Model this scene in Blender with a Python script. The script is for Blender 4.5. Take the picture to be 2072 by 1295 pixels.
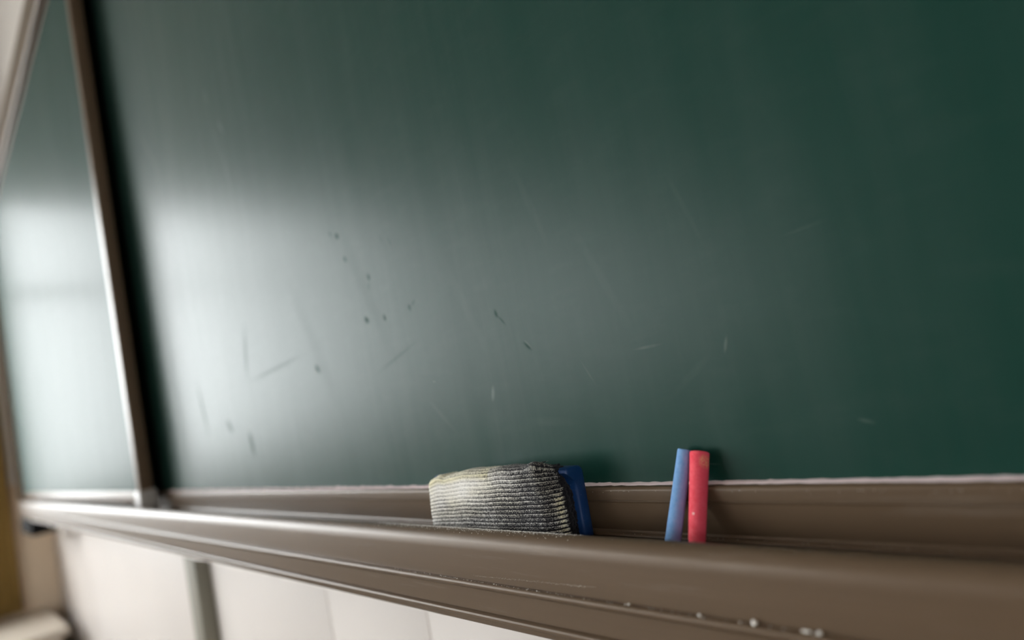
import bpy, bmesh, math, random
import numpy as np
from mathutils import Matrix, Vector

random.seed(7); rng = np.random.default_rng(7)
for o in list(bpy.data.objects): bpy.data.objects.remove(o)
scene = bpy.context.scene
COL = scene.collection

# ---------------------------------------------------------------- camera
# world: X along the chalkboard, Y into the wall (board face at Y=0), Z up, floor at 0
CAM_Y, CAM_Z = -0.307, 0.95
cam_data = bpy.data.cameras.new('camera')
cam = bpy.data.objects.new('camera', cam_data); COL.objects.link(cam)
cam_data.sensor_width = 36.0
cam_data.lens = 1280.0 / 2072.0 * 36.0
cam_data.clip_start = 0.02; cam_data.clip_end = 100
RR = np.array([[0.6687935597, 0.1963214523, 0.7170586181],
               [-0.1977823774, 0.9767302619, -0.0829465288],
               [-0.7166570349, -0.0863474540, 0.6920598323]])
def w(v): return Vector((v[0], v[2], -v[1]))
right, up, back = w(RR[0]), -w(RR[1]), -w(RR[2])
M = Matrix.Identity(4)
for i in range(3):
    M[i][0] = right[i]; M[i][1] = up[i]; M[i][2] = back[i]
M[0][3], M[1][3], M[2][3] = 0.0, CAM_Y, CAM_Z
cam.matrix_world = M
cam_data.dof.use_dof = True
cam_data.dof.focus_distance = 0.387
cam_data.dof.aperture_fstop = 2.9
scene.camera = cam

# ---------------------------------------------------------------- sky, exposure
world = bpy.data.worlds.new('overcast_sky'); scene.world = world
world.use_nodes = True
bg = world.node_tree.nodes['Background']
bg.inputs[0].default_value = (0.98, 0.985, 1.0, 1)
bg.inputs[1].default_value = 20.0
scene.view_settings.view_transform = 'Standard'
scene.view_settings.look = 'None'
scene.view_settings.exposure = 0.0
scene.view_settings.gamma = 1.0
scene.view_settings.use_curve_mapping = False
scene.cycles.use_denoising = True
scene.cycles.max_bounces = 8
scene.cycles.diffuse_bounces = 5
scene.cycles.sample_clamp_indirect = 8.0

# room
XL, XR_ = -3.15, 4.6
YF, YB = 0.053, -7.6
ZC = 3.15
WIN = [(-2.25, -0.17), (-4.75, -2.65), (-7.25, -5.15)]
SILL, HEAD = 0.78, 2.13
WIN_FILL = [(-4.55, -3.05), (-6.75, -5.25)]       # unseen right-wall windows, added for fill light
SILL_FILL, HEAD_FILL = 1.25, 2.30
def portal(name, x, sx, y0, y1, z0, z1):
    l = bpy.data.lights.new(name, 'AREA'); l.shape = 'RECTANGLE'
    l.size = (y1 - y0); l.size_y = z1 - z0
    l.cycles.is_portal = True
    o = bpy.data.objects.new(name, l); COL.objects.link(o)
    # local -Z points into the room
    o.matrix_world = Matrix(((0, 0, -sx, x), (sx, 0, 0, (y0 + y1) / 2), (0, 1, 0, (z0 + z1) / 2), (0, 0, 0, 1)))
for (a, b) in WIN: portal('window_daylight', XL - .13, 1, a, b, SILL, HEAD)
for (a, b) in WIN_FILL: portal('window_daylight', XR_ + .13, -1, a, b, SILL_FILL, HEAD_FILL)  # portals for the added fill windows on the right

# ---------------------------------------------------------------- helpers
def link(o, parent=None):
    COL.objects.link(o)
    if parent is not None: o.parent = parent
    return o
def tag(o, label=None, cat=None, group=None, kind=None):
    if label: o['label'] = label
    if cat: o['category'] = cat
    if group: o['group'] = group
    if kind: o['kind'] = kind
    return o
def empty(name, loc=(0, 0, 0)):
    o = bpy.data.objects.new(name, None); o.location = loc; o.empty_display_size = 0.05
    return link(o)
def obj_bm(name, bm, mat, parent=None, smooth=None):
    me = bpy.data.meshes.new(name)
    bmesh.ops.recalc_face_normals(bm, faces=bm.faces)
    bm.to_mesh(me); bm.free()
    if mat is not None: me.materials.append(mat)
    if smooth is not None:
        me.shade_smooth(); me.set_sharp_from_angle(angle=math.radians(smooth))
    o = bpy.data.objects.new(name, me)
    link(o, parent)
    return o
def box(bm, x0, x1, y0, y1, z0, z1, bev=0.0, seg=2):
    r = bmesh.ops.create_cube(bm, size=1.0)
    vs = r['verts']
    for v in vs:
        v.co = Vector((x0 + (v.co.x + .5) * (x1 - x0), y0 + (v.co.y + .5) * (y1 - y0), z0 + (v.co.z + .5) * (z1 - z0)))
    if bev > 0:
        es = list({e for v in vs for e in v.link_edges})
        bmesh.ops.bevel(bm, geom=es, offset=bev, segments=seg, profile=.5, affect='EDGES')
def box_obj(name, dims, mat, parent=None, bev=0.0, seg=2, smooth=40):
    bm = bmesh.new(); box(bm, *dims, bev=bev, seg=seg)
    return obj_bm(name, bm, mat, parent, smooth if bev > 0 else None)
def extrude_profile(name, pts, x0, x1, mat, parent=None, smooth=35, nseg=1):
    """closed profile of (Y, Z) points swept along X"""
    bm = bmesh.new(); rings = []
    for k in range(nseg + 1):
        x = x0 + (x1 - x0) * k / nseg
        rings.append([bm.verts.new((x, p[0], p[1])) for p in pts])
    n = len(pts)
    for k in range(nseg):
        for i in range(n):
            j = (i + 1) % n
            bm.faces.new((rings[k][i], rings[k][j], rings[k + 1][j], rings[k + 1][i]))
    bm.faces.new(rings[0]); bm.faces.new(rings[-1][::-1])
    return obj_bm(name, bm, mat, parent, smooth)
def P(yd, z):                      # depth from camera, height relative to camera -> (Y, Z)
    return (yd + CAM_Y, z + CAM_Z)
def arc(cy, cz, r, a0, a1, n):
    return [(cy + r * math.cos(math.radians(a0 + (a1 - a0) * i / n)), cz + r * math.sin(math.radians(a0 + (a1 - a0) * i / n))) for i in range(n + 1)]

# ---------------------------------------------------------------- materials
def new_mat(name):
    m = bpy.data.materials.new(name); m.use_nodes = True
    nt = m.node_tree
    return m, nt, nt.nodes['Principled BSDF']
def setp(b, **kw):
    for k, v in kw.items():
        k = {'base': 'Base Color', 'rough': 'Roughness', 'metal': 'Metallic', 'spec': 'Specular IOR Level', 'ior': 'IOR', 'coat': 'Coat Weight', 'coatr': 'Coat Roughness', 'sheen': 'Sheen Weight'}.get(k, k)
        b.inputs[k].default_value = (*v, 1) if isinstance(v, tuple) and len(v) == 3 else v
def N(nt, t, **kw):
    n = nt.nodes.new(t)
    for k, v in kw.items(): setattr(n, k, v)
    return n
def noise(nt, vec, scale, detail=4, rough=.55, dist=0):
    n = N(nt, 'ShaderNodeTexNoise'); n.inputs['Scale'].default_value = scale
    n.inputs['Detail'].default_value = detail; n.inputs['Roughness'].default_value = rough; n.inputs['Distortion'].default_value = dist
    if vec is not None: nt.links.new(vec, n.inputs['Vector'])
    return n.outputs['Fac']
def ramp(nt, fac, p0, p1, c0=(0, 0, 0), c1=(1, 1, 1)):
    r = N(nt, 'ShaderNodeValToRGB'); e = r.color_ramp.elements
    e[0].position = p0; e[1].position = p1; e[0].color = (*c0, 1); e[1].color = (*c1, 1)
    nt.links.new(fac, r.inputs[0]); return r.outputs[0]
def mapping(nt, vec, scale=(1, 1, 1), rot=(0, 0, 0), loc=(0, 0, 0), kind='POINT'):
    m = N(nt, 'ShaderNodeMapping'); m.vector_type = kind
    m.inputs['Scale'].default_value = scale; m.inputs['Rotation'].default_value = rot; m.inputs['Location'].default_value = loc
    nt.links.new(vec, m.inputs['Vector']); return m.outputs[0]
def mixc(nt, fac, a, b):
    m = N(nt, 'ShaderNodeMix', data_type='RGBA')
    for s, v in ((0, fac), (6, a), (7, b)):
        if isinstance(v, (int, float)): m.inputs[s].default_value = v
        elif isinstance(v, tuple): m.inputs[s].default_value = (*v, 1)
        else: nt.links.new(v, m.inputs[s])
    return m.outputs[2]
def math_(nt, op, a, b=None, clamp=False):
    m = N(nt, 'ShaderNodeMath', operation=op); m.use_clamp = clamp
    for s, v in ((0, a), (1, b)):
        if v is None: continue
        if isinstance(v, (int, float)): m.inputs[s].default_value = v
        else: nt.links.new(v, m.inputs[s])
    return m.outputs[0]
def objco(nt): return N(nt, 'ShaderNodeTexCoord').outputs['Object']
def bump(nt, b, h, strength=.2, dist=.001):
    n = N(nt, 'ShaderNodeBump'); n.inputs['Strength'].default_value = strength; n.inputs['Distance'].default_value = dist
    nt.links.new(h, n.inputs['Height']); nt.links.new(n.outputs[0], b.inputs['Normal'])

def simple(name, base, rough=.6, var=.0, scale=30, spec=.5, metal=0.0, bmp=0, bscale=400):
    m, nt, b = new_mat(name); setp(b, base=base, rough=rough, spec=spec, metal=metal)
    co = objco(nt)
    if var > 0:
        f = noise(nt, co, scale)
        c = mixc(nt, f, tuple(x * (1 - var) for x in base), tuple(min(1, x * (1 + var)) for x in base))
        nt.links.new(c, b.inputs['Base Color'])
    if bmp > 0: bump(nt, b, noise(nt, co, bscale, 3), bmp, .0006)
    return m

def board_material(name, GLOSS):
    m, nt, b = new_mat(name)
    co = objco(nt)
    base = (0.0008, 0.0300, 0.0205)
    # erasing streaks: long soft strokes leaning about 20 degrees from upright
    s1 = noise(nt, mapping(nt, co, scale=(38, 1, 3.2), rot=(0, math.radians(-20), 0)), 1.0, 5, .6)
    s2 = noise(nt, mapping(nt, co, scale=(7, 1, 1.6), rot=(0, math.radians(-14), 0)), 1.0, 3, .5)
    s3 = noise(nt, mapping(nt, co, scale=(26, 1, 70), rot=(0, math.radians(12), 0)), 1.0, 4, .6)
    fine = noise(nt, co, 900, 2)
    film = math_(nt, 'MULTIPLY', ramp(nt, s1, .38, .75), ramp(nt, s2, .35, .7))
    # ring marks, smears, drips and splashes with places of their own
    light = [((-.785, 1.417), (-.012, -.056), .004, .30), ((-.796, 1.38), (.004, -.02), .006, .8), ((-.78, 1.30), (.037, -.12), .006, .35),
             ((-.766, 1.327), (.012, -.021), .004, .7), ((-1.063, 1.412), (.058, -.086), .007, .5),
             ((-.353, .940), (-.003, -.009), .0022, .9), ((-.1645, .944), (-.003, -.008), .0012, .8), ((-.106, .899), (.006, -.002), .0012, .9),
             ((-.212, .951), (.02, 0), .0012, .5), ((-.307, .969), (.005, -.006), .0012, .5), ((-.112, .991), (.024, .002), .0010, .2),
             ((-.188, .8825), (.012, -.001), .0005, .9), ((-.37, 1.02), (.041, -.106), .006, .08), ((-.234, .997), (.032, -.082), .004, .08),
             ((-.19, .93), (.03, .02), .003, .12), ((-.30, .915), (.05, -.006), .004, .10), ((-.42, .93), (.03, -.03), .003, .16),
             ((-.28, 1.06), (.02, -.07), .004, .10), ((-.17, 1.02), (.014, -.05), .002, .10), ((-.26, .943), (.01, -.02), .001, .25)]
    dark = [((-.802, 1.046), (-.02, -.073), .005, .45), ((-.726, 1.012), (.176, .01), .0025, .35), ((-.997, .992), (.02, -.087), .006, .55),
            ((-.898, .958), (.014, -.012), .007, .5), ((-.83, .93), (.006, -.025), .008, .6),
            ((-.533, 1.1145), (.002, -.003), .0032, .9), ((-.5255, 1.0895), (.002, -.003), .0026, .8), ((-.4905, 1.063), (.001, -.004), .0022, .95),
            ((-.493, 1.055), (-.002, -.006), .0018, .4), ((-.5065, 1.0265), (.003, -.003), .0032, .95), ((-.4765, 1.0225), (.001, -.004), .0024, .7),
            ((-.4365, 1.023), (.001, -.003), .0022, .7), ((-.430, 1.026), (.004, .003), .0016, .5), ((-.6185, .997), (.005, -.006), .004, .8),
            ((-.545, 1.12), (.003, -.004), .003, .35), ((-.333, .996), (.001, -.004), .0020, .7), ((-.328, .99), (.006, -.008), .0012, .5),
            ((-.308, .968), (.006, -.006), .0015, .6), ((-.46, 1.09), (.003, -.008), .0015, .3), ((-.448, 1.084), (.004, -.009), .0015, .3),
            ((-.5, 1.053), (.05, -.13), .011, .08), ((-.62, 1.03), (.09, -.197), .014, .08), ((-.47, .985), (.08, .02), .0015, .3)]
    def marks(lst):
        acc = None
        for (c, d, wd, s) in lst:
            L = math.hypot(*d) / 2 + wd
            ang = math.atan2(d[1], d[0])
            mp = mapping(nt, co, scale=(L, 1000, wd), rot=(0, -ang, 0), loc=(c[0], 0, c[1]), kind='TEXTURE')
            g = N(nt, 'ShaderNodeTexGradient', gradient_type='SPHERICAL'); nt.links.new(mp, g.inputs[0])
            v = math_(nt, 'MULTIPLY', g.outputs['Fac'], s * 1.6)
            v = math_(nt, 'MINIMUM', v, s)
            acc = v if acc is None else math_(nt, 'MAXIMUM', acc, v)
        return acc
    lm, dm = marks(light), marks(dark)
    lmn = math_(nt, 'MULTIPLY', lm, ramp(nt, s1, .25, .6))
    # sparse dust specks
    vo = N(nt, 'ShaderNodeTexVoronoi'); vo.inputs['Scale'].default_value = 26
    nt.links.new(co, vo.inputs['Vector'])
    speck = math_(nt, 'LESS_THAN', vo.outputs['Distance'], .013)
    film2 = math_(nt, 'ADD', math_(nt, 'MULTIPLY', film, .018), math_(nt, 'MULTIPLY', lmn, .085))
    film3 = math_(nt, 'ADD', math_(nt, 'ADD', film2, math_(nt, 'MULTIPLY', speck, .35)), math_(nt, 'MULTIPLY', ramp(nt, s3, .5, .8), .008), clamp=True)
    colr = mixc(nt, film3, base, (.55, .58, .55))
    # dust-dulled enamel: only part of the surface is smooth enough to mirror
    nt.nodes.remove(b)
    r = math_(nt, 'ADD', .295, math_(nt, 'MULTIPLY', s1, .05))
    r = math_(nt, 'ADD', r, math_(nt, 'MULTIPLY', film, .05))
    r = math_(nt, 'ADD', r, math_(nt, 'MULTIPLY', dm, .10))
    bu = N(nt, 'ShaderNodeBump'); bu.inputs['Strength'].default_value = .04; bu.inputs['Distance'].default_value = .0002
    nt.links.new(fine, bu.inputs['Height'])
    df = N(nt, 'ShaderNodeBsdfDiffuse'); nt.links.new(colr, df.inputs['Color']); nt.links.new(bu.outputs[0], df.inputs['Normal'])
    gl = N(nt, 'ShaderNodeBsdfGlossy'); gl.inputs['Color'].default_value = (1, .985, .985, 1)
    nt.links.new(r, gl.inputs['Roughness']); nt.links.new(bu.outputs[0], gl.inputs['Normal'])
    fr = N(nt, 'ShaderNodeFresnel'); fr.inputs['IOR'].default_value = 1.53
    sm = math_(nt, 'MULTIPLY', math_(nt, 'SUBTRACT', 1.0, math_(nt, 'MULTIPLY', dm, .75)), GLOSS)
    sm = math_(nt, 'MULTIPLY', sm, math_(nt, 'ADD', .90, math_(nt, 'MULTIPLY', s1, .2)))
    mx = N(nt, 'ShaderNodeMixShader')
    nt.links.new(math_(nt, 'MULTIPLY', fr.outputs[0], sm), mx.inputs[0])
    haze = N(nt, 'ShaderNodeBsdfGlossy'); haze.inputs['Roughness'].default_value = .58; haze.inputs['Color'].default_value = (1, .985, .985, 1)
    gm = N(nt, 'ShaderNodeMixShader'); gm.inputs[0].default_value = .36
    nt.links.new(gl.outputs[0], gm.inputs[1]); nt.links.new(haze.outputs[0], gm.inputs[2])
    nt.links.new(df.outputs[0], mx.inputs[1]); nt.links.new(gm.outputs[0], mx.inputs[2])
    nt.links.new(mx.outputs[0], nt.nodes['Material Output'].inputs[0])
    return m
M_BOARD = board_material('green_chalkboard_enamel', .40)
M_BOARD_S = board_material('dustier_green_enamel', .195)  # same enamel, gloss lowered to dim the window reflection on the panel

def alu_material():
    m, nt, b = new_mat('bronze_anodised_aluminium')
    co = objco(nt)
    st = noise(nt, mapping(nt, co, scale=(3, 400, 400)), 1.0, 4, .6)
    gr = noise(nt, co, 1400, 2)
    c = mixc(nt, st, (0.092, 0.060, 0.036), (0.108, 0.071, 0.043))
    # dry dust wiped along the metal
    du = math_(nt, 'MULTIPLY', ramp(nt, noise(nt, mapping(nt, co, scale=(9, 60, 160)), 1.0, 6, .7), .58, .82), .10)
    c = mixc(nt, du, c, (.6, .56, .52))
    nt.links.new(c, b.inputs['Base Color'])
    setp(b, metal=.10, spec=.24)
    r = math_(nt, 'ADD', .37, math_(nt, 'MULTIPLY', st, .08))
    nt.links.new(r, b.inputs['Roughness'])
    bump(nt, b, gr, .03, .0001)
    return m
M_ALU = alu_material()
M_BLACK = simple('black_plastic', (.010, .010, .010), .85, .2, 200, spec=.1)
M_WALL_F = simple('white_wall_paint', (.80, .765, .74), .55, .03, 2.2, bmp=.08, bscale=120)
M_PANEL = simple('white_lower_wall_paint', (.66, .605, .57), .42, .05, 5.0, bmp=.05, bscale=60)
M_CEIL = simple('ceiling_paint', (.70, .69, .67), .8)
M_FLOOR = simple('beige_floor', (.24, .205, .17), .4, .1, 4)
M_SEAL = simple('white_sealant', (.80, .75, .72), .6, .08, 90, bmp=.3, bscale=300)
M_FRAMEW = simple('white_window_frame', (.78, .78, .77), .4)
M_CURTAIN = simple('ochre_cloth', (.36, .235, .075), .85, .12, 60, spec=.2, bmp=.2, bscale=900)
M_CAB = simple('beige_cabinet_paint', (.56, .49, .41), .5, .05, 8)
M_STRIP = simple('grey_green_batten_paint', (.20, .185, .145), .5, .1, 20)
M_DOOR = simple('pale_wood_door', (.42, .30, .18), .45, .12, 6)
def wall_left_material():
    m, nt, b = new_mat('two_tone_wall_paint'); setp(b, rough=.6)
    co = objco(nt); sx = N(nt, 'ShaderNodeSeparateXYZ'); nt.links.new(co, sx.inputs[0])
    f = math_(nt, 'GREATER_THAN', sx.outputs['Z'], .915)
    n = noise(nt, co, 3)
    a = mixc(nt, n, (.78, .63, .475), (.82, .66, .50))
    nt.links.new(mixc(nt, f, a, (.80, .78, .75)), b.inputs['Base Color'])
    return m
M_WALL_L = wall_left_material()
def glass_material():
    m = bpy.data.materials.new('window_glass'); m.use_nodes = True
    nt = m.node_tree; nt.nodes.remove(nt.nodes['Principled BSDF'])
    t = N(nt, 'ShaderNodeBsdfTransparent'); t.inputs[0].default_value = (.95, .97, .97, 1)
    g = N(nt, 'ShaderNodeBsdfGlossy'); g.inputs['Roughness'].default_value = .02
    mx = N(nt, 'ShaderNodeMixShader'); mx.inputs[0].default_value = .05
    nt.links.new(t.outputs[0], mx.inputs[1]); nt.links.new(g.outputs[0], mx.inputs[2])
    nt.links.new(mx.outputs[0], nt.nodes['Material Output'].inputs[0])
    return m
M_GLASS = glass_material()

# ---------------------------------------------------------------- room
def structure(o): o['kind'] = 'structure'; return o
T = .22
structure(box_obj('floor', (XL - T, XR_ + T, YB - T, YF + T, -.12, 0), M_FLOOR))
structure(box_obj('ceiling', (XL - T, XR_ + T, YB - T, YF + T, ZC, ZC + .12), M_CEIL))
wf = structure(box_obj('wall_front', (XL - T, XR_ + T, YF, YF + T, 0, ZC), M_WALL_F))
bm = bmesh.new()
box(bm, XR_, XR_ + T, YB - T, YF, 0, SILL_FILL); box(bm, XR_, XR_ + T, YB - T, YF, HEAD_FILL, ZC)
ys = [YB - T] + sorted(v for ab in WIN_FILL for v in ab) + [YF]
for i in range(0, len(ys), 2): box(bm, XR_, XR_ + T, ys[i], ys[i + 1], SILL_FILL, HEAD_FILL)
structure(obj_bm('wall_right', bm, M_WALL_L))
structure(box_obj('ground', (-45, XL - T - .02, -40, 30, -.5, -.35), simple('outside_ground', (.22, .21, .19), .9, .2, .5)))
structure(box_obj('wall_back', (XL - T, XR_, YB - T, YB, 0, ZC), simple('brown_panelled_back_wall', (.16, .12, .085), .7, .1, 3)))  # unseen wall, brown kept dark so the board reflects less room light
bm = bmesh.new()
box(bm, XL - T, XL, YB, YF, 0, SILL); box(bm, XL - T, XL, YB, YF, HEAD, ZC)
ys = [YB] + sorted(v for ab in WIN for v in ab) + [YF]
for i in range(0, len(ys), 2): box(bm, XL - T, XL, ys[i], ys[i + 1], SILL, HEAD)
structure(obj_bm('wall_left', bm, M_WALL_L))
structure(box_obj('baseboard_left', (XL, XL + .015, YB, YF, 0, .1), M_STRIP, bev=.003))
# lower wall panels under the chalkboard, with hairline joints
edges = [XL + .002, -2.42, -1.335, None, -1.238, -.798, -.575, -.30, .0, .6, 1.4, 2.6, XR_ - .002]
for i in range(len(edges) - 1):
    a, b = edges[i], edges[i + 1]
    if a is None or b is None: continue
    p = box_obj('wall_panel', (a + .0008, b - .0008, YF - .004, YF + .001, .12, .805), M_PANEL, wf, bev=.0012, seg=2)
bt = box_obj('trim_1', (-1.320, -1.262, YF - .026, YF + .002, 0, .80), M_STRIP, None, bev=.004, seg=3)
structure(bt)
# windows; the right-wall ones are added out of view for fill
for k, (a, b) in enumerate(WIN + WIN_FILL):
    lft = k < len(WIN); S_, H_, TZ = (SILL, HEAD, 1.675) if lft else (SILL_FILL, HEAD_FILL, 1.90)
    xc, sg = (XL - .1, 1) if lft else (XR_ + .1, -1)
    e = empty('window_%d' % (k + 1), (xc, (a + b) / 2, S_)); structure(e)
    def part(name, dims, mat, bev=.004, parent=e):
        bmx = bmesh.new(); box(bmx, *dims, bev=bev)
        bmesh.ops.translate(bmx, verts=bmx.verts, vec=-Vector(e.location))
        return obj_bm(name, bmx, mat, parent, 40)
    x0, x1 = xc - .03, xc + .03
    part('frame_side', (x0, x1, a, a + .05, S_, H_), M_FRAMEW); part('frame_side', (x0, x1, b - .05, b, S_, H_), M_FRAMEW)
    part('frame_bottom', (x0, x1, a + .05, b - .05, S_, S_ + .05), M_FRAMEW); part('frame_top', (x0, x1, a + .05, b - .05, H_ - .05, H_), M_FRAMEW)
    part('transom', (x0, x1, a + .05, b - .05, TZ, TZ + .03), M_FRAMEW)
    n = 3 if lft else 2; wd = (b - a - .1) / n
    for j in range(1, n): part('mullion', (x0 + .002, x1 - .002, a + .05 + j * wd - .022, a + .05 + j * wd + .022, S_ + .05, H_ - .05), M_FRAMEW)
    for j in range(n):
        for (z0, z1) in ((S_ + .05, TZ), (TZ + .03, H_ - .05)):
            part('pane', (xc - .002, xc + .002, a + .05 + j * wd, a + .05 + (j + 1) * wd, z0, z1), M_GLASS, bev=0)
    xs_ = sorted((xc + sg * .04, xc + sg * .14))
    part('window_sill', (xs_[0], xs_[1], a, b, S_ - .025, S_), M_FRAMEW)
# door on the far side
structure(box_obj('door_1', (XR_ - .05, XR_ + .0, -2.6, -1.6, 0, 2.1), M_DOOR, bev=.004))

# ---------------------------------------------------------------- fixed chalkboard
BX0, BX1 = -3.0, 1.25            # outer ends of the whole board
cb = empty('chalkboard', (0, 0, 0))
tag(cb, 'wide fixed green chalkboard with bronze metal frame and long chalk tray', 'chalkboard')
ZB = CAM_Z - .0771               # bottom of the green surface
box_obj('writing_surface', (BX0 + .03, BX1 - .03, 0, .018, ZB - .006, CAM_Z + .975), M_BOARD, cb, bev=.0)
box_obj('back_panel', (BX0 + .02, BX1 - .02, .018, YF - .004, CAM_Z - .12, CAM_Z + .98), M_BLACK, cb)
# top rail: deep channel hanging over the sliding panel
TOPZ0, TOPZ1 = CAM_Z + .93, CAM_Z + 1.018
extrude_profile('top_rail', [(-.057, TOPZ0 + .003), (-.054, TOPZ0), (-.050, TOPZ0), (-.050, TOPZ0 + .02), (-.004, TOPZ0 + .02), (-.004, TOPZ0 - .004), (.02, TOPZ0 - .004), (YF - .002, TOPZ0), (YF - .002, TOPZ1)] + arc(-.047, TOPZ1 - .01, .010, 90, 180, 6), BX0, BX1, M_ALU, cb)
for (a, b) in ((BX0, BX0 + .03), (BX1 - .03, BX1)):
    box_obj('side_stile', (a, b, -.057, YF - .002, CAM_Z - .142, TOPZ0 - .0005), M_ALU, cb, bev=.003)
# bottom rail: the strip between the green surface and the trough floor
br = [P(.3065, -.0768), P(.3000, -.0771)] + [P(.2992 - .0022 * math.sin(t), -.0793 + .0022 * math.cos(t)) for t in np.linspace(.1, math.pi / 2, 6)] + \
     [P(.2976, -.0850), P(.2988, -.0855), P(.2988, -.0860), P(.2977, -.0866), P(.2978, -.0870), P(.3002, -.1032), P(.2996, -.1043),
      P(.2980, -.1044), P(.2966, -.1048), P(.2963, -.1057), P(.2970, -.1065), P(.3080, -.1065), P(.3080, -.0768)]
extrude_profile('bottom_rail', br, BX0 + .031, BX1 - .031, M_ALU, cb, smooth=30)
# chalk trough with rounded lip, bead and drip edge
c_y, c_z = P(.250, -.0985)
tr = [P(.300, -.1066), P(.262, -.1066), P(.2588, -.1050), P(.2578, -.1030)]
tr += arc(c_y, c_z, .008, 5, 180, 22)
tr[-2:] = []
tr += [P(.2419, -.0998), P(.24185, -.1006), P(.2418, -.1185), P(.2418, -.1191), P(.2403, -.1191)] + [P(.2396 - .0019 * math.sin(t), -.1210 + .0020 * math.cos(t)) for t in np.linspace(.2, math.pi - .5, 8)]
tr += [P(.2392, -.1232), P(.2408, -.1236), P(.2412, -.1244), P(.2412, -.1250), P(.2412, -.1368), P(.2412, -.1373), P(.2426, -.1375), P(.2428, -.1386), P(.2412, -.1390)]
tr += [P(.2404, -.1395), P(.2399, -.1404), P(.2400, -.1417), P(.2409, -.1428), P(.2412, -.1446), P(.2420, -.1460), P(.2442, -.1464), P(.300, -.1464)]
extrude_profile('chalk_trough', tr, BX0 + .08, BX1, M_ALU, cb, smooth=28)
# black end bracket under the far end of the tray
bm = bmesh.new(); box(bm, -2.90, -2.60, -.066, .0, CAM_Z - .200, CAM_Z - .1466, bev=.004)
obj_bm('end_bracket', bm, M_BLACK, cb, 40)
# ragged sealant under the trough
bm = bmesh.new(); prev = None; x = BX0 + .3; ph = 0.0
while x < -.20:
    ph += random.uniform(-.5, .5); ph *= .85
    fade = 1.0 if x < -.75 else max(.25, 1 - (x + .75) * 1.8)
    h = (.0034 + .0011 * ph + random.uniform(0, .0008)) * fade; h = max(.0005, h)
    y0, z0 = P(.2440, -.1463)
    ring = [bm.verts.new((x, y0 - .0005, z0)), bm.verts.new((x, y0 - .0003 + .001 * random.random(), z0 - h)), bm.verts.new((x, y0 + .006, z0 - h * .9)), bm.verts.new((x, y0 + .008, z0))]
    if prev:
        for i in range(4): bm.faces.new((prev[i], prev[(i + 1) % 4], ring[(i + 1) % 4], ring[i]))
    else: bm.faces.new(ring)
    prev = ring; x += random.uniform(.006, .016)
bm.faces.new(prev[::-1])
tag(obj_bm('sealant_strip', bm, M_SEAL, cb, 60), 'ragged whitish strip along the underside of the tray')

# ---------------------------------------------------------------- sliding panel in front
sl = empty('sliding_chalkboard', (0, 0, 0))
tag(sl, 'sliding green chalkboard panel in a bronze frame, standing in front at far left', 'chalkboard')
SX0, SX1 = BX0 + .034, -1.229
SY0, SY1 = P(.262, 0)[0], P(.283, 0)[0]
SZ0, SZ1 = CAM_Z - .0865, TOPZ0 + .015
RW = .024
box_obj('writing_surface', (SX0 + RW - .004, SX1 - RW + .004, SY0 + .003, SY1 - .003, SZ0 + .015, SZ1 - .015), M_BOARD_S, sl)
def rounded(name, d): return box_obj(name, d, M_ALU, sl, bev=.0025, seg=3)
rounded('frame_side', (SX1 - RW, SX1, SY0, SY1, SZ0 + .0005, SZ1)); rounded('frame_side', (SX0, SX0 + RW, SY0, SY1, SZ0 + .0005, SZ1))
rounded('frame_bottom', (SX0 + RW, SX1 - RW, SY0, SY1, SZ0, SZ0 + .020)); rounded('frame_top', (SX0 + RW, SX1 - RW, SY0, SY1, SZ1 - .024, SZ1))
tag(box_obj('corner_cap', (SX1 - RW - .004, SX1 + .003, SY0 - .003, SY1 + .004, SZ0 - .018, SZ0 + .020), simple('grey_plastic_cap', (.30, .27, .25), .45, .05, 80), sl, bev=.003, seg=3), 'small pale grey plastic cap on the lower corner')

# ---------------------------------------------------------------- left wall things
bm = bmesh.new(); nn = 60; rows = []
for iz in range(2):
    row = []
    for i in range(nn + 1):
        y = -.225 + (.155) * i / nn
        row.append(bm.verts.new((XL + .045 + .020 * math.sin(i * .62) + .006 * math.sin(i * 1.7), y, (.455, 2.30)[iz])))
    rows.append(row)
for i in range(nn): bm.faces.new((rows[0][i], rows[0][i + 1], rows[1][i + 1], rows[1][i]))
cu = obj_bm('cloth', bm, M_CURTAIN, None, 60)
so = cu.modifiers.new('thick', 'SOLIDIFY'); so.thickness = .004
ce = empty('curtain', (XL + .045, -.15, .455)); tag(ce, 'ochre curtain gathered on the left wall beside the window', 'curtain')
cu.parent = ce; cu.matrix_parent_inverse = Matrix.Translation(-Vector(ce.location))
rod = bmesh.new(); bmesh.ops.create_cone(rod, segments=16, radius1=.012, radius2=.012, depth=2.6, cap_ends=True)
bmesh.ops.rotate(rod, verts=rod.verts, matrix=Matrix.Rotation(math.pi / 2, 3, 'X')); bmesh.ops.translate(rod, verts=rod.verts, vec=(XL + .045, -1.29, 2.31))
for yy in (-.05, -2.5): box(rod, XL, XL + .06, yy - .01, yy + .01, 2.30, 2.32)
ro = obj_bm('curtain_rod', rod, M_BLACK, ce, 40); ro.matrix_parent_inverse = Matrix.Translation(-Vector(ce.location))

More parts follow.
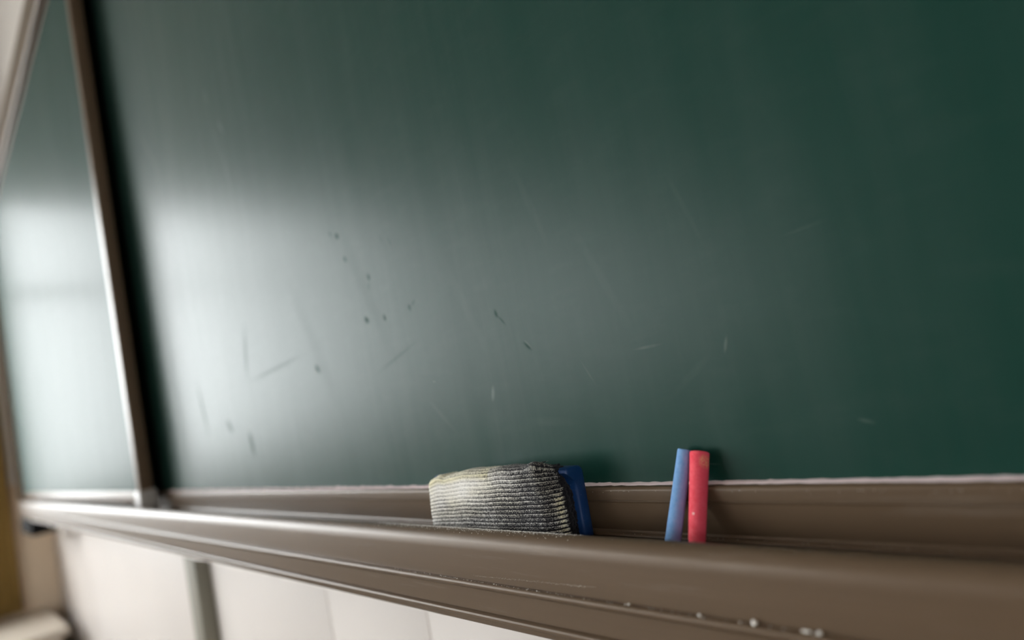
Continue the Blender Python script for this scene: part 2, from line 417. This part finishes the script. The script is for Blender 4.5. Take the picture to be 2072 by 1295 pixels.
lc = empty('low_cabinet', (-2.89, -.55, 0)); tag(lc, 'low beige cabinet against the left wall under the curtain', 'cabinet')
def lpart(name, dims, mat, bev=.004, parent=None):
    bmx = bmesh.new(); box(bmx, *dims, bev=bev); bmesh.ops.translate(bmx, verts=bmx.verts, vec=-Vector(lc.location))
    return obj_bm(name, bmx, mat, parent or lc, 40)
lpart('top', (XL + .001, -2.63, -1.2, .0, .415, .44), M_CAB)
lpart('body', (XL + .016, -2.66, -1.18, -.02, .06, .415), M_CAB)
for (a, b) in ((-1.17, -.61), (-.59, -.03)): dr = lpart('door', (-2.66, -2.642, a, b, .08, .40), M_CAB); lpart('knob', (-2.642, -2.62, (a + b) / 2 + (.2 if a < -.9 else -.2) - .01, (a + b) / 2 + (.2 if a < -.9 else -.2) + .01, .30, .32), M_BLACK, .004, dr)
lpart('plinth', (XL + .02, -2.69, -1.16, -.04, 0, .06), M_BLACK, 0)

# ---------------------------------------------------------------- eraser
FLOORZ = CAM_Z - .1065
er = empty('chalkboard_eraser', (-.3395, P(.2907, 0)[0], FLOORZ))
er.rotation_euler = (math.radians(-2.5), 0, math.radians(3.5))
tag(er, 'worn felt chalkboard eraser with blue plastic back, dusted with chalk, in the tray', 'eraser')

def plate_material():
    m, nt, b = new_mat('blue_plastic'); co = objco(nt)
    ch = ramp(nt, noise(nt, co, 700, 4, .7), .66, .72)
    sm = math_(nt, 'MULTIPLY', ramp(nt, noise(nt, co, 120, 5, .7), .55, .85), .12)
    c = mixc(nt, math_(nt, 'MULTIPLY', ch, .45), (.002, .030, .120), (.45, .52, .60))
    c = mixc(nt, sm, c, (.16, .24, .38))
    nt.links.new(c, b.inputs['Base Color']); setp(b, rough=.42)
    bump(nt, b, noise(nt, co, 500, 4), .12, .0004)
    return m
M_PLATE = plate_material()
# bracket-shaped plastic back: slab with a forward lip at top and bottom, swept along X with rounded ends
L2 = .069; H = .0445
prof = [(0, .0005), (0, H - .004)] + [(-.004 + .004 * math.cos(t), H - .004 + .004 * math.sin(t)) for t in np.linspace(.2, math.pi / 2, 6)] + \
       [(-.0155, H + .0002), (-.0172, H - .0012)] + [(-.0085 - .0087 * math.sin(t), H - .0112 + .0090 * math.cos(t) + .0008) for t in np.linspace(1.45, .15, 8)][::1]
prof = [(0, .0005), (0, H - .004)] + [(-.004 + .004 * math.cos(t), H - .004 + .004 * math.sin(t)) for t in np.linspace(.2, math.pi / 2, 6)] + \
       [(-.0150, H + .0004), (-.0170, H - .0008), (-.0172, H - .0024), (-.0150, H - .0040), (-.0124, H - .0062), (-.0106, H - .0095), (-.0097, H - .014), (-.0094, .010), (-.0096, .004), (-.0092, .0005)]
bm = bmesh.new(); rings = []
LL = .0590
xs = [(-LL, .0016), (-LL + .0006, .0006), (-LL + .0018, 0), (L2 - .0018, 0), (L2 - .0006, .0006), (L2, .0016)]
cy_, cz_ = -.006, H / 2
for (x, ins) in xs:
    ring = []
    for (y, z) in prof:
        sy = -1 if y > cy_ else 1
        ring.append(bm.verts.new((x, y + sy * min(ins, .0016), z - (ins if z > cz_ else -ins))))
    rings.append(ring)
for k in range(len(rings) - 1):
    for i in range(len(prof)):
        j = (i + 1) % len(prof); bm.faces.new((rings[k][i], rings[k][j], rings[k + 1][j], rings[k + 1][i]))
bm.faces.new(rings[0]); bm.faces.new(rings[-1][::-1])
tag(obj_bm('backing_plate', bm, M_PLATE, er, 35), 'dark blue plastic back with chips and dust')

def smooth_noise(nu, nv, su, sv):
    """random field with bilinear interpolation, cells of su x sv samples"""
    a, b = int(nu / su) + 3, int(nv / sv) + 3
    g = rng.random((a, b)); u = np.arange(nu) / su; v = np.arange(nv) / sv
    iu, iv = u.astype(int), v.astype(int); fu, fv = (u - iu)[:, None], (v - iv)[None, :]
    fu = fu * fu * (3 - 2 * fu); fv = fv * fv * (3 - 2 * fv)
    return g[iu][:, iv] * (1 - fu) * (1 - fv) + g[iu + 1][:, iv] * fu * (1 - fv) + g[iu][:, iv + 1] * (1 - fu) * fv + g[iu + 1][:, iv + 1] * fu * fv
def felt_pad():
    xl, xr, yb, yf = -.0545, .0655, -.0090, -.0280
    rc = .0045; rr = .0130
    # horizontal path: left end -> front -> right end
    path = []
    def seg(p0, p1, n, nrm):
        for i in range(n): t = i / n; path.append((p0[0] + (p1[0] - p0[0]) * t, p0[1] + (p1[1] - p0[1]) * t, nrm[0], nrm[1]))
    def corner(c, a0, a1, n, rc=rc):
        for i in range(n):
            t = math.radians(a0 + (a1 - a0) * i / n); path.append((c[0] + rc * math.cos(t), c[1] + rc * math.sin(t), math.cos(t), math.sin(t)))
    seg((xl, yb), (xl, yf + rc), 40, (-1, 0)); corner((xl + rc, yf + rc), 180, 270, 30)
    seg((xl + rc, yf), (xr - rr, yf), 500, (0, -1)); corner((xr - rr, yf + rr), 270, 360, 90, rr)
    seg((xr, yf + rr), (xr, yb), 26, (1, 0))
    path = np.array(path); nu = len(path)
    X0, Y0, NX, NY = path.T
    U = (X0 - xl) / (xr - xl)
    arcl = np.r_[0, np.cumsum(np.hypot(np.diff(X0), np.diff(Y0)))]; TE = np.clip((arcl - (arcl[-1] - .0245)) / .0245, 0, 1)   # 0..1 round the worn right corner
    # vertical profile: front face then rounding onto the top
    Hf = .0490; rt = .0050
    prof = [(0.0, z) for z in np.linspace(0, Hf - rt, 190)[:-1]]
    prof += [(rt - rt * math.cos(t), Hf - rt + rt * math.sin(t)) for t in np.linspace(0, math.pi / 2, 30)]
    prof += [(rt + d, Hf - .0006 * (d / .01)) for d in np.linspace(.0006, .0130, 36)]
    prof = np.array(prof); nv = len(prof)
    INS, Z = prof.T
    S = np.r_[0, np.cumsum(np.hypot(np.diff(INS), np.diff(Z)))]
    # worn outline: low left shoulder, notch, lump at right
    hs = .875 + .125 * np.clip(U / .42, 0, 1) ** .55 + .012 * np.clip((U - .4) / .6, 0, 1)
    hb = - .020 * np.exp(-((U - .165) / .030) ** 2) + .014 * np.exp(-((U - .10) / .035) ** 2)
    hb = hb + .012 * np.exp(-((U - .90) / .045) ** 2) - .05 * np.clip((U - .955) / .045, 0, 1) ** 2
    wig = smooth_noise(nu, 1, 60, 1)[:, 0] - .5
    pitch = .00262
    # ridges follow the worn outline; slightly wavy
    wav = (smooth_noise(nu, nv, 110, 70) - .5) * .0008
    ph = (S[None, :] + wav) / pitch
    fr = ph - np.floor(ph); wid = np.floor(ph).astype(int)
    ridge = np.abs(np.sin(np.pi * fr)) ** .55
    endmask = np.clip((TE - .72) / .2, 0, 1)          # right end: cut ends, no ridging by dust
    leftend = np.clip(((xl + .003) - X0) / .003, 0, 1)
    fib = smooth_noise(nu, nv, 3.2, 1.6) - .5; fib2 = rng.random((nu, nv)) - .5; big = smooth_noise(nu, nv, 70, 40) - .5
    disp = .00050 * (ridge - 1) + .00030 * fib + .00012 * fib2 + .0007 * big
    disp = disp - .0016 * endmask[:, None] * smooth_noise(nu, nv, 8, 9)
    bul = .0012 * np.exp(-((S / .046 - .55) / .35) ** 2)          # belly of the soft felt
    disp = disp + bul[None, :]
    lump = np.exp(-((U[:, None] - .905) / .05) ** 2 - ((S[None, :] - .0475) / .0055) ** 2)
    disp = disp + .0022 * lump
    inset = INS[None, :] - disp
    inset = np.where(INS[None, :] > rt, INS[None, :], inset)
    dz = np.where(S[None, :] > Hf - .5 * rt, disp, 0)
    PX = X0[:, None] - NX[:, None] * inset; PY = np.minimum(Y0[:, None] - NY[:, None] * inset, yb + .002)
    PZ = (Z[None, :] + dz) * (hs[:, None] + hb[:, None] * np.clip(S / .047, 0, 1)[None, :] ** 5) + .0008 * wig[:, None] * (S[None, :] / .05)
    PX = PX + .0015 * (PZ / .05) * (U[:, None] < .5) * (1 - 2 * U[:, None])
    PX = PX - .0035 * np.clip(PZ / .049, 0, 1) ** 2 * np.clip((U[:, None] - .75) / .25, 0, 1)      # right end leans in towards the top
    PX = PX + .0000
    co = np.stack([PX, PY, np.maximum(PZ, 0.0003)], -1).reshape(-1, 3)
    idx = np.arange(nu * nv).reshape(nu, nv)
    q = np.stack([idx[:-1, :-1], idx[1:, :-1], idx[1:, 1:], idx[:-1, 1:]], -1).reshape(-1, 4)
    # chalk dust: thin bright line on the shoulder of each rib, black groove beside it, speckled field
    V = np.clip(S / .047, 0, 1)[None, :]; Uu = U[:, None]
    nl = wid.max() + 2
    lw = rng.uniform(.35, 1.0, nl)[wid]; gw = rng.uniform(.4, 1.0, nl)[wid]
    mod = smooth_noise(nu, nv, 35, 10)
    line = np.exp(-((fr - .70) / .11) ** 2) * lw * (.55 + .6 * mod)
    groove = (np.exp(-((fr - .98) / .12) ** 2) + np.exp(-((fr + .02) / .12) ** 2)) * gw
    heavy = np.exp(-((Uu - .36) / .33) ** 2 - ((V - .84) / .26) ** 2) + .55 * np.exp(-((Uu - .02) / .10) ** 2) + .25 * np.exp(-((Uu - .2) / .25) ** 2)
    heavy = heavy + .35 * (smooth_noise(nu, nv, 90, 45) - .5) - .38 * np.clip((Uu - .50) / .4, 0, 1)
    heavy = np.clip(heavy, -.3, 1.1)
    speck = (.5 * rng.random((nu, nv)) + .5 * smooth_noise(nu, nv, 2.2, 1.4))
    field = .09 + .72 * heavy + (speck - .5) * (2.0 - .9 * np.clip(heavy, 0, 1))
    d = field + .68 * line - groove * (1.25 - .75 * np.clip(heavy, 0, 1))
    tuft = np.exp(-((TE[:, None] - .50) / .13) ** 2) * np.clip((.70 - V) / .12, 0, 1) * (fr > .25) * (fr < .85)
    d = d + .75 * tuft * (speck > .35)
    d = np.clip(d, 0, 1) * (1 - np.clip((TE[:, None] - .60 + .12 * (smooth_noise(nu, nv, 7, 8) - .5)) / .07, 0, 1))
    d = d * np.where(V > .985, .75 + .25 * (Uu < .6), 1.0)
    yel = np.clip(.12 + .9 * tuft + .8 * np.exp(-((V - .97) / .05) ** 2) * (Uu < .55) + .5 * (smooth_noise(nu, nv, 60, 30) - .5) - .35 * np.clip((.45 - V) / .3, 0, 1), 0, 1)
    black = np.array([.010, .009, .012]); white = np.array([.84, .81, .76]); yelc = np.array([.78, .70, .36])
    dust = white * (1 - yel[..., None] * .62) + yelc * yel[..., None] * .62
    colr = black * (1 - d[..., None]) + dust * d[..., None]
    me = bpy.data.meshes.new('felt_pad')
    me.vertices.add(len(co)); me.vertices.foreach_set('co', co.ravel())
    me.loops.add(q.size); me.loops.foreach_set('vertex_index', q.ravel())
    me.polygons.add(len(q)); me.polygons.foreach_set('loop_start', np.arange(0, q.size, 4)); me.polygons.foreach_set('loop_total', np.full(len(q), 4))
    me.update(calc_edges=True)
    at = me.color_attributes.new('dust', 'FLOAT_COLOR', 'POINT')
    at.data.foreach_set('color', np.c_[colr.reshape(-1, 3), np.ones(len(co))].astype(np.float32).ravel())
    me.shade_smooth()
    m, nt, b = new_mat('dusty_felt'); a = N(nt, 'ShaderNodeVertexColor'); a.layer_name = 'dust'
    nt.links.new(a.outputs[0], b.inputs['Base Color']); setp(b, rough=.95, spec=.15, sheen=.1)
    me.materials.append(m)
    o = bpy.data.objects.new('felt_pad', me); link(o, er)
    tag(o, 'ribbed black felt pad caked with pale chalk dust')
felt_pad()

# ---------------------------------------------------------------- chalk sticks
def chalk_material(name, base, alt, spots, edge):
    m, nt, b = new_mat(name); co = objco(nt)
    n1 = noise(nt, co, 260, 5, .7); n2 = noise(nt, co, 1900, 3, .6)
    c = mixc(nt, ramp(nt, n1, .35, .68), base, alt)
    c = mixc(nt, math_(nt, 'MULTIPLY', ramp(nt, n2, .60, .72), .55), c, spots)
    # smudge of the neighbour's colour on one side
    sx = N(nt, 'ShaderNodeSeparateXYZ'); nt.links.new(co, sx.inputs[0])
    side = ramp(nt, math_(nt, 'ADD', math_(nt, 'MULTIPLY', sx.outputs['X'], 110), math_(nt, 'MULTIPLY', n1, .5)), .30, .75)
    c = mixc(nt, math_(nt, 'MULTIPLY', side, .55), c, edge)
    nt.links.new(c, b.inputs['Base Color']); setp(b, rough=.9, spec=.2)
    pits = ramp(nt, noise(nt, co, 800, 4, .65), .30, .45)
    bump(nt, b, pits, .35, .0005)
    return m, nt, b, co
def chalk(name, foot, top, r0, r1, mat, label):
    foot, top = Vector(foot), Vector(top); ax = (top - foot); L = ax.length
    bm = bmesh.new(); seg = 40; be = .0007
    prof = [(r0 - be, 0), (r0 - be * .3, be * .3), (r0, be)] + [(r0 + (r1 - r0) * t, be + (L - 2 * be) * t) for t in np.linspace(0, 1, 14)[1:-1]] + [(r1, L - be), (r1 - be * .25, L - be * .3), (r1 - be, L)]
    rings = []
    for (r, z) in prof:
        rings.append([bm.verts.new(((r + random.uniform(-.00003, .00003)) * math.cos(2 * math.pi * i / seg), (r + random.uniform(-.00003, .00003)) * math.sin(2 * math.pi * i / seg), z)) for i in range(seg)])
    for k in range(len(rings) - 1):
        for i in range(seg): bm.faces.new((rings[k][i], rings[k][(i + 1) % seg], rings[k + 1][(i + 1) % seg], rings[k + 1][i]))
    bm.faces.new(rings[0][::-1]); bm.faces.new(rings[-1])
    o = obj_bm(name, bm, mat, None, 40)
    z = ax.normalized(); y = Vector((0, 1, 0)); xax = y.cross(z).normalized(); y = z.cross(xax)
    R3 = Matrix((xax, y, z)).transposed().to_4x4(); o.matrix_world = Matrix.Translation(foot) @ R3
    tag(o, label, 'chalk', 'chalk sticks leaning on the board'); return o
M_RED, nt, b, co = chalk_material('red_chalk', (.66, .050, .075), (.76, .11, .135), (.84, .27, .29), (.68, .06, .12))
# yellow rub mark near the top end and one pale pit
prev = b.inputs['Base Color'].links[0].from_socket
mp = mapping(nt, co, scale=(.0026, .010, .0042), loc=(.0046, -.0030, .0435), kind='TEXTURE')
g = N(nt, 'ShaderNodeTexGradient', gradient_type='SPHERICAL'); nt.links.new(mp, g.inputs[0])
y_ = math_(nt, 'MULTIPLY', math_(nt, 'MULTIPLY', g.outputs['Fac'], 2.2, True), ramp(nt, noise(nt, co, 1300, 4, .8, 1.5), .47, .56))
prev = mixc(nt, math_(nt, 'MULTIPLY', y_, .7), prev, (.74, .40, .18))
nt.links.new(prev, b.inputs['Base Color'])
mp = mapping(nt, co, scale=(.0009, .010, .0009), loc=(.0002, -.0045, .0165), kind='TEXTURE')
g = N(nt, 'ShaderNodeTexGradient', gradient_type='SPHERICAL'); nt.links.new(mp, g.inputs[0])
nt.links.new(mixc(nt, math_(nt, 'MULTIPLY', g.outputs['Fac'], 1.2, True), prev, (.85, .62, .58)), b.inputs['Base Color'])
M_BLUE, nt, b, co = chalk_material('blue_chalk', (.135, .275, .52), (.20, .35, .58), (.07, .18, .42), (.30, .21, .43))
def WP(x, yd, z): return (x, yd + CAM_Y, z + CAM_Z)
chalk('chalk_stick', WP(-.1921, .2826, -.1065 + .0018), WP(-.1902, .3016, -.0597), .0043, .0051, M_RED, 'red chalk stick leaning on the board, right of the blue one')
chalk('chalk_stick', WP(-.2083, .2850, -.1065 + .0018), WP(-.1990, .3020, -.0580), .0042, .0040, M_BLUE, 'blue chalk stick leaning on the board between eraser and red chalk')

# ---------------------------------------------------------------- chalk dust and crumbs
M_DUST = simple('chalk_dust_white', (.80, .77, .72), .95, .1, 900, spec=.1)
M_PINK = simple('chalk_dust_pink', (.82, .665, .67), .95, .14, 120, spec=.1, bmp=.5, bscale=900)
ICO = bmesh.new(); bmesh.ops.create_icosphere(ICO, subdivisions=1, radius=1)
IV = np.array([v.co[:] for v in ICO.verts]); IF = np.array([[v.index for v in f.verts] for f in ICO.faces]); ICO.free()
def grains(name, pts, mat, label):
    vs, fs = [], []
    for k, (p, r) in enumerate(pts):
        s = IV * r * rng.uniform(.6, 1.25, 3)
        vs.append(s + np.array(p)); fs.append(IF + k * len(IV))
    me = bpy.data.meshes.new(name); me.from_pydata(np.concatenate(vs).tolist(), [], np.concatenate(fs).tolist()); me.materials.append(mat)
    o = bpy.data.objects.new(name, me); link(o)
    return tag(o, label, 'chalk dust', None, 'stuff')
def lip(x, ang, lift=0):     # point on the rounded lip of the trough
    a = math.radians(ang); return (x, c_y + (.008 + lift) * math.cos(a), c_z + (.008 + lift) * math.sin(a))
pts = []
for _ in range(2600):
    x = -.455 + .215 * random.betavariate(1.8, 1.5); r = random.choice([.00009, .00011, .00014, .00018, .00026]) * random.uniform(.8, 1.3)
    pts.append((lip(x, min(122, 72 + abs(random.gauss(0, random.choice((9, 18))))), r * .3), r))
for _ in range(60):
    x = random.uniform(-.60, -.02); r = random.uniform(.00006, .00014); pts.append((lip(x, random.uniform(70, 112), r * .3), r))
grains('chalk_dust', pts, M_DUST, 'fine white chalk dust on the tray lip below the eraser')
pts = []
for _ in range(170):     # along the bead of the tray front
    x = -.42 + .36 * random.betavariate(1.6, 2.2); r = random.choice([.0001, .00012, .00015, .0002, .0003]) * random.uniform(.8, 1.2)
    y, z = P(.2398 + random.uniform(-.0008, .0006), -.1189); pts.append(((x, y, z + random.uniform(-.0002, .0001)), r))
for t in np.linspace(0, 1, 150):          # a wiped scratch line on the front face
    x = -.329 + .10 * t; y, z = P(.2407, -.1165 + .0030 * t + .0002 * random.gauss(0, 1)); r = .00007 + .00007 * random.random()
    pts.append(((x, P(.24185, 0)[0] - .00002, z), r * (1.6 if .8 < t < .93 else 1)))
grains('chalk_dust', pts, M_DUST, 'white chalk dust along the bead of the tray front')
pts = []
for _ in range(260):     # on the rail just under the green surface and on the inner rib
    x = random.uniform(-.9, .02); r = random.uniform(.0001, .00022)
    if random.random() < .6: y, z = P(.2970, -.0793 - abs(random.gauss(0, .0008)))
    else: y, z = P(.2946, -.1036)
    pts.append(((x, y, z), r))
grains('chalk_dust', pts, M_DUST, 'white chalk dust grains clinging to the rail behind the chalk sticks')
# thick pink dust bed on the ledge under the green surface
bm = bmesh.new(); prev = None; x = -1.225
while x < BX1 - .04:
    h = .0003 + .0004 * random.random() + (.0008 * random.random() if x < -.4 else 0); d = .0060 + .0009 * random.random()
    y1, z0 = P(.3069, -.07705); zf = z0 - .0002
    ring = [bm.verts.new((x, y1, z0)), bm.verts.new((x, y1 - d, zf)), bm.verts.new((x, y1 - d + .0009, zf + h * .55)), bm.verts.new((x, y1 - d * .5, z0 + h)), bm.verts.new((x, y1, z0 + h * random.uniform(.8, 1.3)))]
    if prev:
        for i in range(5): bm.faces.new((prev[i], prev[(i + 1) % 5], ring[(i + 1) % 5], ring[i]))
    else: bm.faces.new(ring)
    prev = ring; x += random.uniform(.0015, .005)
bm.faces.new(prev[::-1])
tag(obj_bm('chalk_dust', bm, M_PINK, None, 70), 'pale pink line of chalk dust along the foot of the green board', 'chalk dust', None, 'stuff')
# single crumbs on the bead
for (x, r, lab) in ((-.1437, .0011, 'round white chalk crumb on the tray bead, largest one'), (-.1225, .0008, 'white chalk crumb smeared on the tray bead near the right corner'),
                    (-.1175, .0009, 'white chalk crumb nearest to the right corner on the tray bead'), (-.1692, .0006, 'small white chalk crumb on the tray bead below the red chalk'),
                    (-.2079, .0005, 'tiny white chalk crumb on the tray bead below the blue chalk')):
    bm = bmesh.new(); bmesh.ops.create_icosphere(bm, subdivisions=3, radius=r)
    for v in bm.verts: v.co *= 1 + .22 * math.sin(v.co.x / r * 2.1 + x * 90) * math.cos(v.co.z / r * 2.7) + random.uniform(-.04, .04)
    y, z = P(.2398, -.1188); o = obj_bm('chalk_crumb', bm, M_DUST, None, 60); o.location = (x, y, z + r * .62)
    if 'smeared' in lab: o.scale = (2.6, .7, .6)
    tag(o, lab, 'chalk crumb', 'chalk crumbs on the tray bead')
